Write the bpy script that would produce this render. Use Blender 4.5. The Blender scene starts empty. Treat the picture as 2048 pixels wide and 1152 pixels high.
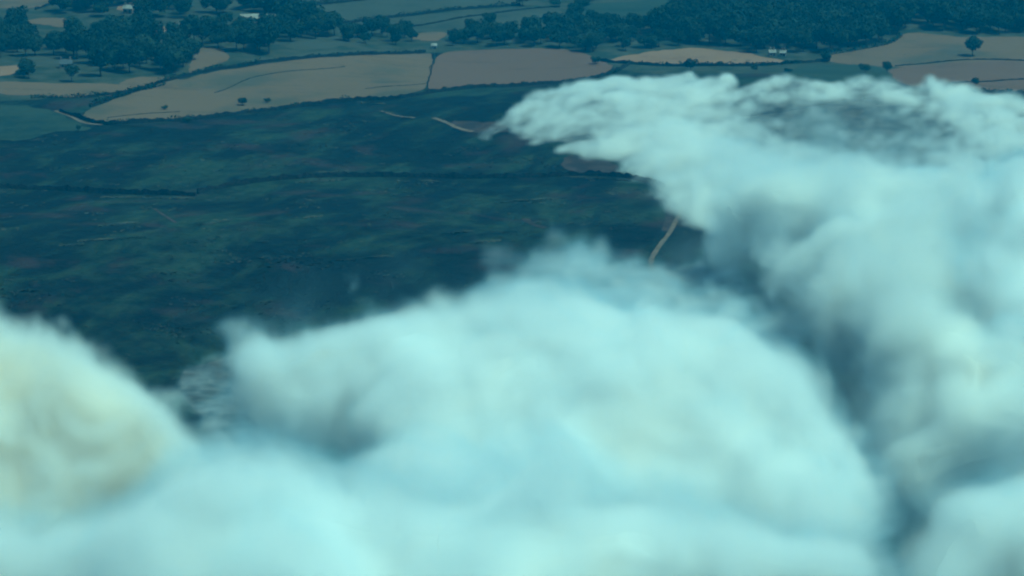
import bpy, bmesh, math, random
import numpy as np
from mathutils import Vector, Matrix, noise as mnoise

S = bpy.context.scene
COL = S.collection
R = math.radians
random.seed(7)
rng = np.random.default_rng(7)

# ------------------------------------------------------------------ camera, light, exposure
cam = bpy.data.cameras.new('camera')
CAM = bpy.data.objects.new('camera', cam)
COL.objects.link(CAM)
CAM.location = (0, 0, 268)
CAM.rotation_euler = (R(90 - 14), 0, 0)
cam.angle = R(20)
cam.clip_start = 1.0
cam.clip_end = 25000
S.camera = CAM

SUN_AZ, SUN_EL = R(110), R(62)
world = bpy.data.worlds.new('World')
S.world = world
world.use_nodes = True
wn = world.node_tree
bg = wn.nodes['Background']
sky = wn.nodes.new('ShaderNodeTexSky')
sky.sky_type = 'NISHITA'
sky.sun_disc = False
sky.sun_elevation = SUN_EL
sky.sun_rotation = SUN_AZ
wn.links.new(sky.outputs[0], bg.inputs[0])
bg.inputs[1].default_value = 0.10
sun = bpy.data.lights.new('sun', 'SUN')
SUN = bpy.data.objects.new('sun', sun)
COL.objects.link(SUN)
sun.energy = 4.8
sun.angle = R(0.5)
sun.color = (1.0, 0.97, 0.92)
sdir = Vector((math.sin(SUN_AZ) * math.cos(SUN_EL), math.cos(SUN_AZ) * math.cos(SUN_EL), math.sin(SUN_EL)))
SUN.rotation_euler = sdir.to_track_quat('Z', 'Y').to_euler()
SUN.location = (600, 1200, 900)

vs = S.view_settings
vs.view_transform = 'Standard'
vs.look = 'None'
vs.gamma = 1.0
vs.use_curve_mapping = False
vs.exposure = -0.2
vs.use_white_balance = True          # the camera's own cold white balance
vs.white_balance_temperature = 5050
vs.white_balance_tint = -51

cy = S.cycles
cy.use_denoising = True
cy.max_bounces = 7
cy.filter_width = 2.1
cy.diffuse_bounces = 3
cy.volume_bounces = 6
cy.use_adaptive_sampling = True
cy.adaptive_threshold = 0.05
cy.adaptive_min_samples = 16
cy.volume_max_steps = 256
cy.volume_step_rate = 2.0

# ------------------------------------------------------------------ helpers
F = 1024 / math.tan(R(10))
CR = CAM.rotation_euler.to_matrix()
EYE = Vector(CAM.location)


def ray(px, py):
    return CR @ Vector(((px - 1024) / F, (576 - py) / F, -1))


def at(px, py, Y):
    v = ray(px, py)
    return EYE + v * (Y / v.y)


def zt(x, y):
    """height of the land, metres"""
    x = np.asarray(x, float)
    y = np.asarray(y, float)
    z = 2.2 * np.sin(x / 71 + 1.3) * np.sin(y / 97 + .4) + 1.2 * np.sin(x / 31 + y / 53) + 1.0 * np.sin(y / 38 - x / 83 + 2)
    z = z + .35 * np.sin(x / 9.5 + 2 * np.sin(y / 27)) * np.sin(y / 14 + x / 40)
    z = z * np.exp(-((np.abs(x) / 2500) ** 4))
    z = z + 13 * np.exp(-(((x - 150) / 150) ** 2) - (((y - 1440) / 85) ** 2))     # the knoll under the burning front
    z = z - 9 * np.exp(-(((x + 90) / 120) ** 2) - (((y - 985) / 70) ** 2))        # a clough in the moor
    z = z + 5 * np.exp(-(((x + 150) / 110) ** 2) - (((y - 1160) / 60) ** 2))
    z = z + 10 * np.clip((y - 1600) / 400, 0, 1) ** 2
    return z


def zs(x, y):
    s, e = math.sin, math.exp
    z = 2.2 * s(x / 71 + 1.3) * s(y / 97 + .4) + 1.2 * s(x / 31 + y / 53) + s(y / 38 - x / 83 + 2) + .35 * s(x / 9.5 + 2 * s(y / 27)) * s(y / 14 + x / 40)
    z *= e(-((abs(x) / 2500) ** 4))
    z += 13 * e(-(((x - 150) / 150) ** 2) - (((y - 1440) / 85) ** 2)) - 9 * e(-(((x + 90) / 120) ** 2) - (((y - 985) / 70) ** 2)) + 5 * e(-(((x + 150) / 110) ** 2) - (((y - 1160) / 60) ** 2))
    return z + 10 * min(max((y - 1600) / 400, 0), 1) ** 2


def gp(px, py):
    """the point of the land under a sight line"""
    v = ray(px, py)
    t = -EYE.z / v.z
    for _ in range(12):
        p = EYE + v * t
        t += (zs(p.x, p.y) - p.z) / v.z * .9
    p = EYE + v * t
    return Vector((p.x, p.y, zs(p.x, p.y)))


def link(name, me, parent=None, mat=None):
    o = bpy.data.objects.new(name, me)
    COL.objects.link(o)
    if mat is not None and me is not None:
        me.materials.append(mat)
    if parent is not None:
        o.parent = parent
    return o


def tag(o, label=None, cat=None, group=None, kind=None):
    for k, v in (('label', label), ('category', cat), ('group', group), ('kind', kind)):
        if v:
            o[k] = v
    return o


def mesh(name, V, Fc, smooth=False):
    me = bpy.data.meshes.new(name)
    me.from_pydata([tuple(v) for v in V], [], Fc)
    if smooth:
        me.polygons.foreach_set('use_smooth', [True] * len(me.polygons))
    me.update()
    return me


class NT:
    def __init__(self, tree):
        self.t = tree

    def n(self, typ, **kw):
        x = self.t.nodes.new(typ)
        for k, v in kw.items():
            setattr(x, k, v)
        return x

    def set(self, sock, v):
        if hasattr(v, 'is_output'):
            self.t.links.new(v, sock)
        else:
            sock.default_value = v

    def math(self, op, a, b=0.0, clamp=False):
        x = self.n('ShaderNodeMath', operation=op, use_clamp=clamp)
        self.set(x.inputs[0], a)
        self.set(x.inputs[1], b)
        return x.outputs[0]

    def vmath(self, op, a, b=(0, 0, 0)):
        x = self.n('ShaderNodeVectorMath', operation=op)
        self.set(x.inputs[0], a)
        self.set(x.inputs[1], b)
        return x.outputs[0]

    def noise(self, vec, scale, detail=4, rough=.55, dist=0.0):
        x = self.n('ShaderNodeTexNoise')
        self.set(x.inputs['Vector'], vec)
        x.inputs['Scale'].default_value = scale
        x.inputs['Detail'].default_value = detail
        x.inputs['Roughness'].default_value = rough
        x.inputs['Distortion'].default_value = dist
        return x.outputs[0]

    def ramp(self, v, lo, hi):
        x = self.n('ShaderNodeMapRange')
        x.interpolation_type = 'SMOOTHSTEP'
        self.set(x.inputs[0], v)
        x.inputs[1].default_value = lo
        x.inputs[2].default_value = hi
        return x.outputs[0]

    def mix(self, f, a, b):
        x = self.n('ShaderNodeMix', data_type='RGBA')
        self.set(x.inputs[0], f)
        self.set(x.inputs[6], a if hasattr(a, 'is_output') else (*a, 1))
        self.set(x.inputs[7], b if hasattr(b, 'is_output') else (*b, 1))
        return x.outputs[2]


def material(name):
    m = bpy.data.materials.new(name)
    m.use_nodes = True
    b = m.node_tree.nodes['Principled BSDF']
    b.inputs['Roughness'].default_value = .95
    b.inputs['Specular IOR Level'].default_value = .1
    return m, NT(m.node_tree), b


def bump(T, b, h, dist, strength=1.0):
    x = T.n('ShaderNodeBump')
    x.inputs['Strength'].default_value = strength
    x.inputs['Distance'].default_value = dist
    T.set(x.inputs['Height'], h)
    T.set(b.inputs['Normal'], x.outputs[0])


def simple_mat(name, c1, c2, scale, detail=4, bd=0.0):
    m, T, b = material(name)
    pos = T.n('ShaderNodeNewGeometry').outputs['Position']
    nz = T.noise(pos, scale, detail)
    T.set(b.inputs['Base Color'], T.mix(T.ramp(nz, .35, .65), c1, c2))
    if bd:
        bump(T, b, nz, bd)
    return m


# ------------------------------------------------------------------ materials of the land
def moor_material():
    m, T, b = material('moor_heather_and_grass')
    pos = T.n('ShaderNodeNewGeometry').outputs['Position']
    warp = T.n('ShaderNodeTexNoise')
    T.set(warp.inputs['Vector'], pos)
    warp.inputs['Scale'].default_value = 1 / 60
    wv = T.vmath('MULTIPLY', T.vmath('SUBTRACT', warp.outputs['Color'], (.5, .5, .5)), (34, 34, 0))
    p2 = T.vmath('ADD', pos, wv)
    st = T.vmath('MULTIPLY', p2, (1.0, 1.0, 0.0))
    big = T.noise(st, 1 / 95, 4, .6)
    mid = T.noise(st, 1 / 28, 5, .6)
    fine = T.noise(T.vmath('MULTIPLY', pos, (1, .8, 0)), 1 / 5.5, 5, .65)
    rt = T.n('ShaderNodeVectorRotate', rotation_type='Z_AXIS')
    T.set(rt.inputs['Vector'], p2)
    rt.inputs['Angle'].default_value = R(-62)
    strk = T.noise(T.vmath('MULTIPLY', rt.outputs[0], (1 / 62, 1 / 17, 0)), 1.0, 5, .6)
    heather = T.mix(T.ramp(fine, .3, .7), (.0018, .004, .006), (.005, .009, .010))
    grass = T.mix(T.ramp(fine, .3, .72), (.012, .023, .016), (.033, .043, .028))
    g = T.math('ADD', T.math('MULTIPLY', big, .5), T.math('ADD', T.math('MULTIPLY', mid, .22), T.math('MULTIPLY', strk, .43)))
    col = T.mix(T.ramp(g, .53, .68), heather, grass)
    peat = T.noise(T.vmath('ADD', p2, (311, 77, 0)), 1 / 36, 5, .6)
    col = T.mix(T.math('MULTIPLY', T.ramp(peat, .53, .68), .7), col, (.032, .020, .020))
    T.set(b.inputs['Base Color'], col)
    bump(T, b, T.math('ADD', fine, T.math('MULTIPLY', mid, 2.0)), 1.2, .9)
    return m


def field_material(name, c1, c2, ang, swath=7.0, contrast=.45, green=None):
    m, T, b = material(name)
    pos = T.n('ShaderNodeNewGeometry').outputs['Position']
    rot = T.n('ShaderNodeVectorRotate', rotation_type='Z_AXIS')
    T.set(rot.inputs['Vector'], pos)
    rot.inputs['Angle'].default_value = ang
    rows = T.noise(T.vmath('MULTIPLY', rot.outputs[0], (1 / 260, 1 / swath, 0)), 1.0, 3, .6)
    blot = T.noise(pos, 1 / 45, 5, .6)
    fine = T.noise(pos, 1 / 4, 4, .65)
    f = T.math('ADD', T.math('MULTIPLY', rows, contrast), T.math('ADD', T.math('MULTIPLY', blot, .75 - contrast * .5), T.math('MULTIPLY', fine, .25)))
    col = T.mix(T.ramp(f, .40, .60), c1, c2)
    if green:
        col = T.mix(T.math('MULTIPLY', T.ramp(T.noise(T.vmath('ADD', pos, (90, 40, 0)), 1 / 70, 4, .55), .50, .66), .7), col, green)
    T.set(b.inputs['Base Color'], col)
    bump(T, b, T.math('ADD', fine, rows), .35, .7)
    return m


M_MOOR = moor_material()
STRAW1, STRAW2 = (.064, .044, .027), (.120, .078, .048)
M_STRAW = field_material('dry_hay_field', STRAW1, STRAW2, R(8), green=(.056, .054, .038))
M_RUST = field_material('rust_dry_field', (.074, .045, .030), (.112, .066, .046), R(-6), 9, .45)
M_PALE = field_material('pale_cut_field', (.135, .075, .046), (.19, .115, .072), R(14), 6, .3)
M_SAGE = field_material('sage_pasture', (.030, .034, .026), (.052, .054, .040), R(4), 10, .2)
M_GREEN = field_material('green_pasture', (.014, .024, .019), (.032, .042, .030), R(-3), 10, .2)
M_DUST = simple_mat('sandy_track', (.085, .062, .046), (.14, .10, .075), 1 / 3, 4, .1)
M_EARTH = simple_mat('bare_reddish_earth', (.024, .019, .019), (.052, .036, .033), 1 / 9, 5, .4)
M_WALL = simple_mat('dark_gritstone', (.006, .008, .009), (.018, .019, .018), 1 / 1.1, 4, .15)
M_BARK = simple_mat('bark', (.03, .025, .02), (.06, .05, .04), 2.0, 4)
M_SCORCH = simple_mat('scorched_ground', (.028, .030, .032), (.085, .08, .078), 1 / 6, 6, .6)


def leaf_material(name, c1, c2):
    m, T, b = material(name)
    oi = T.n('ShaderNodeObjectInfo').outputs['Random']
    pos = T.n('ShaderNodeNewGeometry').outputs['Position']
    nz = T.noise(pos, 1 / 2.2, 3, .6)
    f = T.math('ADD', T.math('MULTIPLY', oi, .55), T.math('MULTIPLY', nz, .5), True)
    T.set(b.inputs['Base Color'], T.mix(f, c1, c2))
    b.inputs['Roughness'].default_value = .75
    return m


M_LEAF = leaf_material('broadleaf_foliage', (.007, .016, .012), (.020, .036, .022))
M_LEAF2 = leaf_material('mixed_foliage', (.012, .024, .016), (.032, .050, .030))

# ------------------------------------------------------------------ the land
xs = np.concatenate([np.linspace(-8000, -500, 12)[:-1], np.arange(-500, 501, 5.0), np.linspace(500, 8000, 12)[1:]])
ys = np.concatenate([np.linspace(-3000, 600, 10)[:-1], np.arange(600, 2001, 5.0), np.linspace(2000, 12000, 16)[1:]])
gx, gy = np.meshgrid(xs, ys)
gz = zt(gx, gy)
nx, ny = len(xs), len(ys)
V = np.stack([gx.ravel(), gy.ravel(), gz.ravel()], 1)
i, j = np.meshgrid(np.arange(nx - 1), np.arange(ny - 1))
a = (j * nx + i).ravel()
Q = np.stack([a, a + 1, a + nx + 1, a + nx], 1)
me = bpy.data.meshes.new('moor')
me.from_pydata(V.tolist(), [], Q.tolist())
me.polygons.foreach_set('use_smooth', [True] * len(me.polygons))
tag(link('moor', me, mat=M_MOOR), 'dark heather and grass moorland falling away below the fields', kind='structure')


def inside(poly, x, y):
    n = len(poly)
    c = False
    for k in range(n):
        x1, y1 = poly[k]
        x2, y2 = poly[(k + 1) % n]
        if (y1 > y) != (y2 > y) and x < (x2 - x1) * (y - y1) / (y2 - y1) + x1:
            c = not c
    return c


def smooth_poly(pts, closed=True, it=2):
    for _ in range(it):
        q = []
        n = len(pts)
        rngk = range(n) if closed else range(n - 1)
        for k in rngk:
            p, r_ = Vector(pts[k]), Vector(pts[(k + 1) % n])
            q += [p * .75 + r_ * .25, p * .25 + r_ * .75]
        if not closed:
            q = [Vector(pts[0])] + q + [Vector(pts[-1])]
        pts = q
    return pts


def drape(name, poly2d, mat, lift, step=5.0, label=None, kind='structure'):
    """a sheet of ground cover cut to an outline and laid on the land"""
    bm = bmesh.new()
    vv = [bm.verts.new((p[0], p[1], 0)) for p in poly2d]
    bm.faces.new(vv)
    bmesh.ops.triangulate(bm, faces=bm.faces[:])
    x0, x1 = min(p[0] for p in poly2d), max(p[0] for p in poly2d)
    y0, y1 = min(p[1] for p in poly2d), max(p[1] for p in poly2d)
    for k in np.arange(math.floor(x0 / step) * step + step, x1, step):
        bmesh.ops.bisect_plane(bm, geom=bm.verts[:] + bm.edges[:] + bm.faces[:], plane_co=(k, 0, 0), plane_no=(1, 0, 0))
    for k in np.arange(math.floor(y0 / step) * step + step, y1, step):
        bmesh.ops.bisect_plane(bm, geom=bm.verts[:] + bm.edges[:] + bm.faces[:], plane_co=(0, k, 0), plane_no=(0, 1, 0))
    for v in bm.verts:
        v.co.z = zs(v.co.x, v.co.y) + lift
    bmesh.ops.recalc_face_normals(bm, faces=bm.faces[:])
    me = bpy.data.meshes.new(name)
    bm.to_mesh(me)
    bm.free()
    if me.polygons and sum(p.normal.z for p in me.polygons) < 0:
        me.flip_normals()
    me.polygons.foreach_set('use_smooth', [True] * len(me.polygons))
    o = link(name, me, mat=mat)
    return tag(o, label, kind=kind)


def ground_poly(px, wob=1.5, it=3):
    pts = smooth_poly([gp(*p).xy for p in px], True, it)
    out = []
    for k, p in enumerate(pts):
        n1 = mnoise.noise(Vector((p.x / 9, p.y / 9, 3.1)))
        n2 = mnoise.noise(Vector((p.x / 9, p.y / 9, 7.7)))
        n3 = mnoise.noise(Vector((p.x / 30, p.y / 30, 1.7)))
        n4 = mnoise.noise(Vector((p.x / 3, p.y / 3, 4.7)))
        out.append((p.x + (n1 + n4) * wob, p.y + (n2 * 2 + n3 * 2.5 + n4 * 1.5) * wob))
    return out


FIELDS = [
    ('hay_field', M_STRAW, [(160, 228), (190, 214), (255, 190), (335, 163), (430, 142), (560, 124), (700, 112), (850, 106), (868, 108), (856, 150), (850, 188), (700, 199), (560, 216), (400, 237), (270, 245), (200, 248)],
     'long tan hay field sloping left above the moor wall'),
    ('hay_field', M_SAGE, [(470, 130), (560, 113), (690, 99), (840, 97), (850, 104), (700, 110), (560, 122)], 'narrow greenish strip of grass along the top of the long tan field'),
    ('hay_field', M_RUST, [(870, 108), (930, 99), (1100, 97), (1160, 104), (1195, 120), (1238, 138), (1160, 162), (1010, 172), (885, 181), (852, 188), (858, 150)],
     'reddish brown dry field in the middle beneath the tree belt'),
    ('hay_field', M_PALE, [(1195, 124), (1290, 103), (1420, 97), (1505, 110), (1590, 124), (1480, 132), (1370, 131), (1260, 127)], 'small pale orange cut field under the wood'),
    ('hay_field', M_STRAW, [(1630, 116), (1700, 102), (1770, 90), (1800, 72), (1822, 64), (1880, 70), (1960, 76), (2120, 68), (2120, 130), (1960, 124), (1800, 136), (1700, 130)], 'wide straw coloured field with a lone tree at upper right'),
    ('hay_field', M_RUST, [(1770, 140), (1800, 134), (1960, 121), (2120, 127), (2120, 182), (2000, 190), (1880, 180), (1790, 172)], 'brown strip field at the right edge under the lone tree'),
    ('pasture', M_GREEN, [(1580, 132), (1690, 128), (1780, 135), (1790, 166), (1650, 172), (1560, 158)], 'dull green pasture right of the small pale field'),
    ('pasture', M_SAGE, [(640, 52), (760, 38), (960, 22), (1030, 14), (1130, 14), (1115, 44), (1000, 54), (880, 70), (820, 58), (700, 60)], 'grey green strip pasture above the tree belt'),
    ('pasture', M_GREEN, [(1150, 10), (1300, 0), (1450, -14), (1420, 16), (1330, 40), (1220, 50), (1145, 52)], 'grey green pasture beside the wood at top centre'),
    ('pasture', M_SAGE, [(560, 16), (700, 4), (900, -14), (1040, -18), (1040, 8), (900, 22), (740, 36), (640, 46), (590, 34)], 'upper pasture strip at the top of the picture'),
    ('pasture', M_SAGE, [(390, -20), (520, -20), (500, 18), (400, 22)], 'grey pasture at the top behind scattered trees'),
    ('pasture', M_STRAW, [(-40, -20), (120, -20), (100, 8), (60, 18), (-40, 14)], 'pale field in the top left corner'),
    ('hay_field', M_STRAW, [(44, 44), (75, 34), (150, 36), (140, 56), (90, 50)], 'small tan field among trees near the left edge'),
    ('hay_field', M_PALE, [(290, 62), (310, 52), (340, 53), (322, 72), (300, 70)], 'tiny pale paddock enclosed by trees at upper left'),
    ('hay_field', M_STRAW, [(-40, 170), (60, 164), (180, 168), (262, 172), (268, 184), (190, 196), (60, 196), (-40, 182)], 'tan strip field at the left edge below the trees'),
    ('hay_field', M_PALE, [(-40, 136), (36, 130), (40, 144), (10, 152), (-40, 152)], 'pale scrap of field at the left edge'),
    ('hay_field', M_STRAW, [(366, 152), (388, 122), (384, 96), (430, 94), (472, 118), (420, 132)], 'small tan paddock with a track between the trees'),
    ('pasture', M_SAGE, [(50, 118), (110, 112), (148, 116), (140, 130), (80, 128)], 'small grey paddock around a farm shed at left'),
    ('pasture', M_GREEN, [(-40, 208), (60, 212), (125, 228), (165, 250), (190, 262), (90, 266), (60, 282), (-40, 276)], 'green rough pasture at the left edge of the moor'),
]
FIELDS += [
    ('pasture', M_PALE, [(236, 8), (282, 10), (276, 28), (240, 26)], 'tiny pale paddock at the top left between scattered trees'),
    ('pasture', M_SAGE, [(560, 92), (640, 74), (690, 72), (692, 96), (600, 104)], 'dull green paddock right of the left copse'),
    ('hay_field', M_STRAW, [(812, 72), (850, 64), (900, 66), (880, 84), (830, 82)], 'small tan gap of field in the central tree belt'),
    ('hay_field', M_STRAW, [(250, 158), (300, 152), (370, 158), (330, 172), (262, 184), (230, 176)], 'tan tongue of field between the left copse and long tan field'),
]
FIELD_POLYS = []
for k, (nm, mt, px, lb) in enumerate(FIELDS):
    pl = ground_poly(px)
    FIELD_POLYS.append(pl)
    drape(nm, pl, mt, .12 + .004 * k, label=lb)

# valley floor grass beneath the trees
drape('valley_grass', ground_poly([(-160, 205), (150, 200), (400, 140), (700, 100), (1150, 96), (1260, 150), (1700, 165), (2250, 165), (2250, -60), (1024, -60), (-160, -60)], it=1),
      simple_mat('rank_valley_grass', (.022, .030, .020), (.052, .052, .036), 1 / 14, 5, .4), .06, 8, 'dark rank grass of the valley under the trees')


def ribbon(name, px, w, mat, lift, label, kind='structure', wj=.3):
    pts = smooth_poly([gp(*p).xy for p in px], False, 3)
    L_, R_ = [], []
    for k, p in enumerate(pts):
        a_ = pts[max(k - 1, 0)]
        b_ = pts[min(k + 1, len(pts) - 1)]
        d = (b_ - a_).normalized()
        n = Vector((-d.y, d.x))
        ww = w * (1 + wj * mnoise.noise(Vector((p.x / 6, p.y / 6, 1))))
        L_.append(p + n * ww / 2)
        R_.append(p - n * ww / 2)
    V = []
    for l, r_ in zip(L_, R_):
        for q in (l, (l + r_) / 2, r_):
            V.append((q.x, q.y, zs(q.x, q.y) + lift))
    Fc = []
    for k in range(len(pts) - 1):
        for s in (0, 1):
            Fc.append((k * 3 + s, k * 3 + s + 1, k * 3 + s + 4, k * 3 + s + 3))
    me = mesh(name, V, Fc, True)
    if sum(p.normal.z for p in me.polygons) < 0:
        me.flip_normals()
    return tag(link(name, me, mat=mat), label, kind=kind)


ribbon('dirt_track', [(1368, 400), (1364, 424), (1352, 440), (1342, 464), (1316, 494), (1300, 522), (1304, 540), (1296, 560)], 2.0, M_DUST, .16, 'pale sandy track running down between the two smoke masses')
ribbon('dirt_track', [(1350, 396), (1338, 418), (1340, 440), (1330, 462)], 3.4, M_EARTH, .14, 'brown spur beside the head of the sandy track')
ribbon('dirt_track', [(866, 236), (895, 246), (915, 257), (945, 264)], 2.4, M_DUST, .18, 'short pale track by the burning tip')
ribbon('dirt_track', [(310, 418), (335, 436), (352, 446)], 1.4, M_EARTH, .14, 'thin reddish sheep path on the left moor')
ribbon('dirt_track', [(1050, 438), (1065, 450), (1092, 456)], 3.2, M_EARTH, .15, 'small reddish scar on the moor above the central smoke')
ribbon('dirt_track', [(762, 222), (790, 232), (830, 236)], 1.6, M_DUST, .14, 'thin pale path under the moor wall')
ribbon('dirt_track', [(110, 222), (140, 232), (165, 246), (205, 250)], 2.2, M_DUST, .16, 'pale path around the lower left field corner')
for pxs, lb in (
    ([(900, 240), (980, 236), (1015, 246), (1020, 264), (950, 268), (905, 256)], 'reddish bare patch touching the burning tip'),
    ([(1130, 310), (1210, 318), (1260, 345), (1180, 348), (1120, 335)], 'reddish bare patch below the fan of smoke'),
):
    drape('peat_patch', ground_poly(pxs, 3.0, 2), M_EARTH, .1, 4, lb)

# scorched ground under the spreading fan of smoke; 'thick' says how deep the smoke lies over it
SCORCH_PX = [(988, 236), (1050, 212), (1120, 196), (1180, 172), (1300, 168), (1500, 176), (1880, 186), (1960, 200), (2150, 224), (2150, 520), (1760, 520), (1500, 480), (1420, 452), (1335, 374), (1210, 314), (1100, 284), (1012, 260)]
scorch = drape('scorched_ground', ground_poly(SCORCH_PX, 9.0, 3), M_SCORCH, .2, 6, 'grey scorched slope showing through the thin fan of smoke')


# ------------------------------------------------------------------ walls and hedges
def wall(px, label, h=1.4, w=.9, group='walls and banks across the moor'):
    pts = smooth_poly([gp(*p).xy for p in px], False, 2)
    P = [Vector(pts[0])]
    for a_, b_ in zip(pts[:-1], pts[1:]):
        n = max(1, int((b_ - a_).length / 1.6))
        P += [a_.lerp(b_, k / n) for k in range(1, n + 1)]
    V, Fc = [], []
    for k, p in enumerate(P):
        d = (P[min(k + 1, len(P) - 1)] - P[max(k - 1, 0)]).normalized()
        n = Vector((-d.y, d.x))
        z = zs(p.x, p.y)
        hh = h * (1 + .35 * mnoise.noise(Vector((p.x / 4, p.y / 4, 5))) + .25 * random.uniform(-1, 1))
        ww = w * (1 + .3 * random.uniform(-1, 1))
        off = .4 * mnoise.noise(Vector((p.x / 7, p.y / 7, 9)))
        for s, t_ in ((-1, 0), (-.7, .6), (-.45, 1), (.45, .96), (.7, .55), (1, 0)):
            q = p + n * (s * ww / 2 + off)
            V.append((q.x, q.y, z - .3 + (hh + .3) * t_))
    for k in range(len(P) - 1):
        for s in range(5):
            Fc.append((k * 6 + s, k * 6 + s + 1, k * 6 + s + 7, k * 6 + s + 6))
    Fc += [(0, 1, 2, 3, 4, 5), tuple((len(P) - 1) * 6 + s for s in (5, 4, 3, 2, 1, 0))]
    return tag(link('stone_wall', mesh('stone_wall', V, Fc), mat=M_WALL), label, 'wall', group)


wall([(120, 224), (165, 238), (205, 250), (270, 247), (400, 239), (560, 218), (700, 201), (820, 197), (880, 183), (1010, 174), (1160, 164), (1240, 141), (1260, 128)], 'dark stone wall dividing the tan fields from the moor', 1.9, 1.5)
wall([(-30, 374), (120, 380), (260, 388), (392, 392)], 'dark straight wall crossing the left moor to its end', 2.2, 1.8)
wall([(395, 388), (430, 378), (500, 366), (580, 358), (700, 352), (860, 354), (1000, 357), (1120, 352), (1210, 350), (1290, 362), (1345, 385)], 'long dark wall winding across the middle of the moor', 2.1, 1.8)
wall([(180, 214), (250, 190), (335, 161), (430, 139), (560, 121), (700, 111), (850, 105)], 'wall along the upper side of the long tan field', 1.6, 1.4, 'walls between the fields')
wall([(870, 108), (860, 150), (852, 188)], 'short wall splitting tan field from reddish field', .7, .7, 'walls between the fields')
wall([(430, 186), (480, 165), (520, 150), (620, 140), (690, 134)], 'faint wall running up across the long tan field', .4, .9, 'walls between the fields')
wall([(215, 236), (290, 228), (360, 224)], 'short stub of wall low in the long tan field', .4, .9, 'walls between the fields')
wall([(730, 178), (800, 172), (850, 168)], 'short ditch bank inside the long tan field right end', .4, .9, 'walls between the fields')
wall([(1195, 122), (1260, 129), (1370, 133), (1480, 134), (1590, 127), (1660, 122)], 'wall below the small pale orange field', 1.7, 1.5, 'walls between the fields')
wall([(1790, 133), (1880, 124), (1960, 119), (2110, 126)], 'thin wall between the straw field and brown strip', .8, .8, 'walls between the fields')
wall([(1850, 170), (1960, 163), (2110, 158)], 'low wall across the brown strip field at right', .8, .8, 'walls between the fields')
wall([(1890, 178), (1980, 188), (2110, 186)], 'dark wall at the foot of the brown strip field', 1.8, 1.6, 'walls between the fields')
wall([(640, 50), (760, 37), (900, 22), (1040, 11)], 'upper wall between the grey pasture strips', 1.6, 1.3, 'walls between the fields')
wall([(800, 58), (900, 40), (1000, 26), (1120, 14)], 'lower wall crossing the grey strip pasture', 1.0, 1.0, 'walls between the fields')
wall([(560, 14), (700, 3), (860, -12)], 'wall along the topmost pasture strip', 1.4, 1.2, 'walls between the fields')
wall([(70, 20), (100, 10), (120, -4)], 'wall beside the pale top left field', 1.4, 1.2, 'walls between the fields')
wall([(170, 196), (260, 186), (300, 176)], 'wall under the tan strip field at left', 1.3, 1.2, 'walls between the fields')


def hedge(px, label, h=2.4, w=2.2):
    pts = smooth_poly([gp(*p).xy for p in px], False, 2)
    r_ = random.Random(int(px[0][0]) + 9000)
    V, Fc = [], []
    for a_, b_ in zip(pts[:-1], pts[1:]):
        for _ in range(int((b_ - a_).length * 9)):
            q = a_.lerp(b_, r_.random())
            hh = h * max(.15, 1 + .9 * mnoise.noise(Vector((q.x / 5, q.y / 5, 8))) + .5 * mnoise.noise(Vector((q.x / 16, q.y / 16, 2))))
            c = Vector((q.x + r_.gauss(0, w * .28), q.y + r_.gauss(0, w * .28), zs(q.x, q.y) + hh * r_.uniform(0, 1)))
            n = Vector((r_.gauss(0, 1), r_.gauss(0, 1), r_.gauss(.3, 1))).normalized()
            u = n.orthogonal().normalized()
            v_ = n.cross(u)
            s = r_.uniform(.3, .6)
            b = len(V)
            V += [c - u * s - v_ * s * .5, c + u * s * .3 - v_ * s, c + u * s + v_ * s * .4, c - u * s * .2 + v_ * s]
            Fc.append((b, b + 1, b + 2, b + 3))
    return tag(link('hedge', mesh('hedge', V, Fc), mat=M_LEAF), label, 'hedge', 'hedges round the fields')


hedge([(182, 213), (255, 189), (340, 160), (430, 138), (520, 127)], 'dark hedge climbing the upper left side of the long tan field')
hedge([(545, 122), (700, 110), (850, 104)], 'broken hedge along the upper right side of the long tan field', 1.5, 1.5)
hedge([(205, 250), (270, 246), (400, 238), (560, 217), (700, 200)], 'shaggy hedge over the moor wall below the long tan field', 1.8, 1.8)
hedge([(880, 182), (1010, 173), (1160, 163), (1240, 142)], 'shaggy hedge over the moor wall below the reddish field', 1.6, 1.6)
hedge([(1250, 128), (1370, 132), (1480, 134), (1600, 127)], 'dark hedge below the small pale orange field', 2.0, 1.8)
hedge([(640, 49), (760, 36), (900, 21), (1035, 10)], 'hedge between the two grey pasture strips at the top', 2.0, 1.8)
hedge([(560, 13), (700, 2), (860, -13)], 'hedge along the topmost pasture strip', 2.0, 1.8)
hedge([(60, 197), (170, 197), (262, 185), (330, 170)], 'hedge under the tan strip field at the left', 1.8, 1.8)
hedge([(1640, 112), (1770, 93), (1802, 74)], 'ragged wood margin hedge above the straw field at upper right', 2.6, 2.4)
hedge([(1890, 178), (1980, 187), (2110, 185)], 'hedge at the foot of the brown strip field', 1.8, 1.8)

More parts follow.
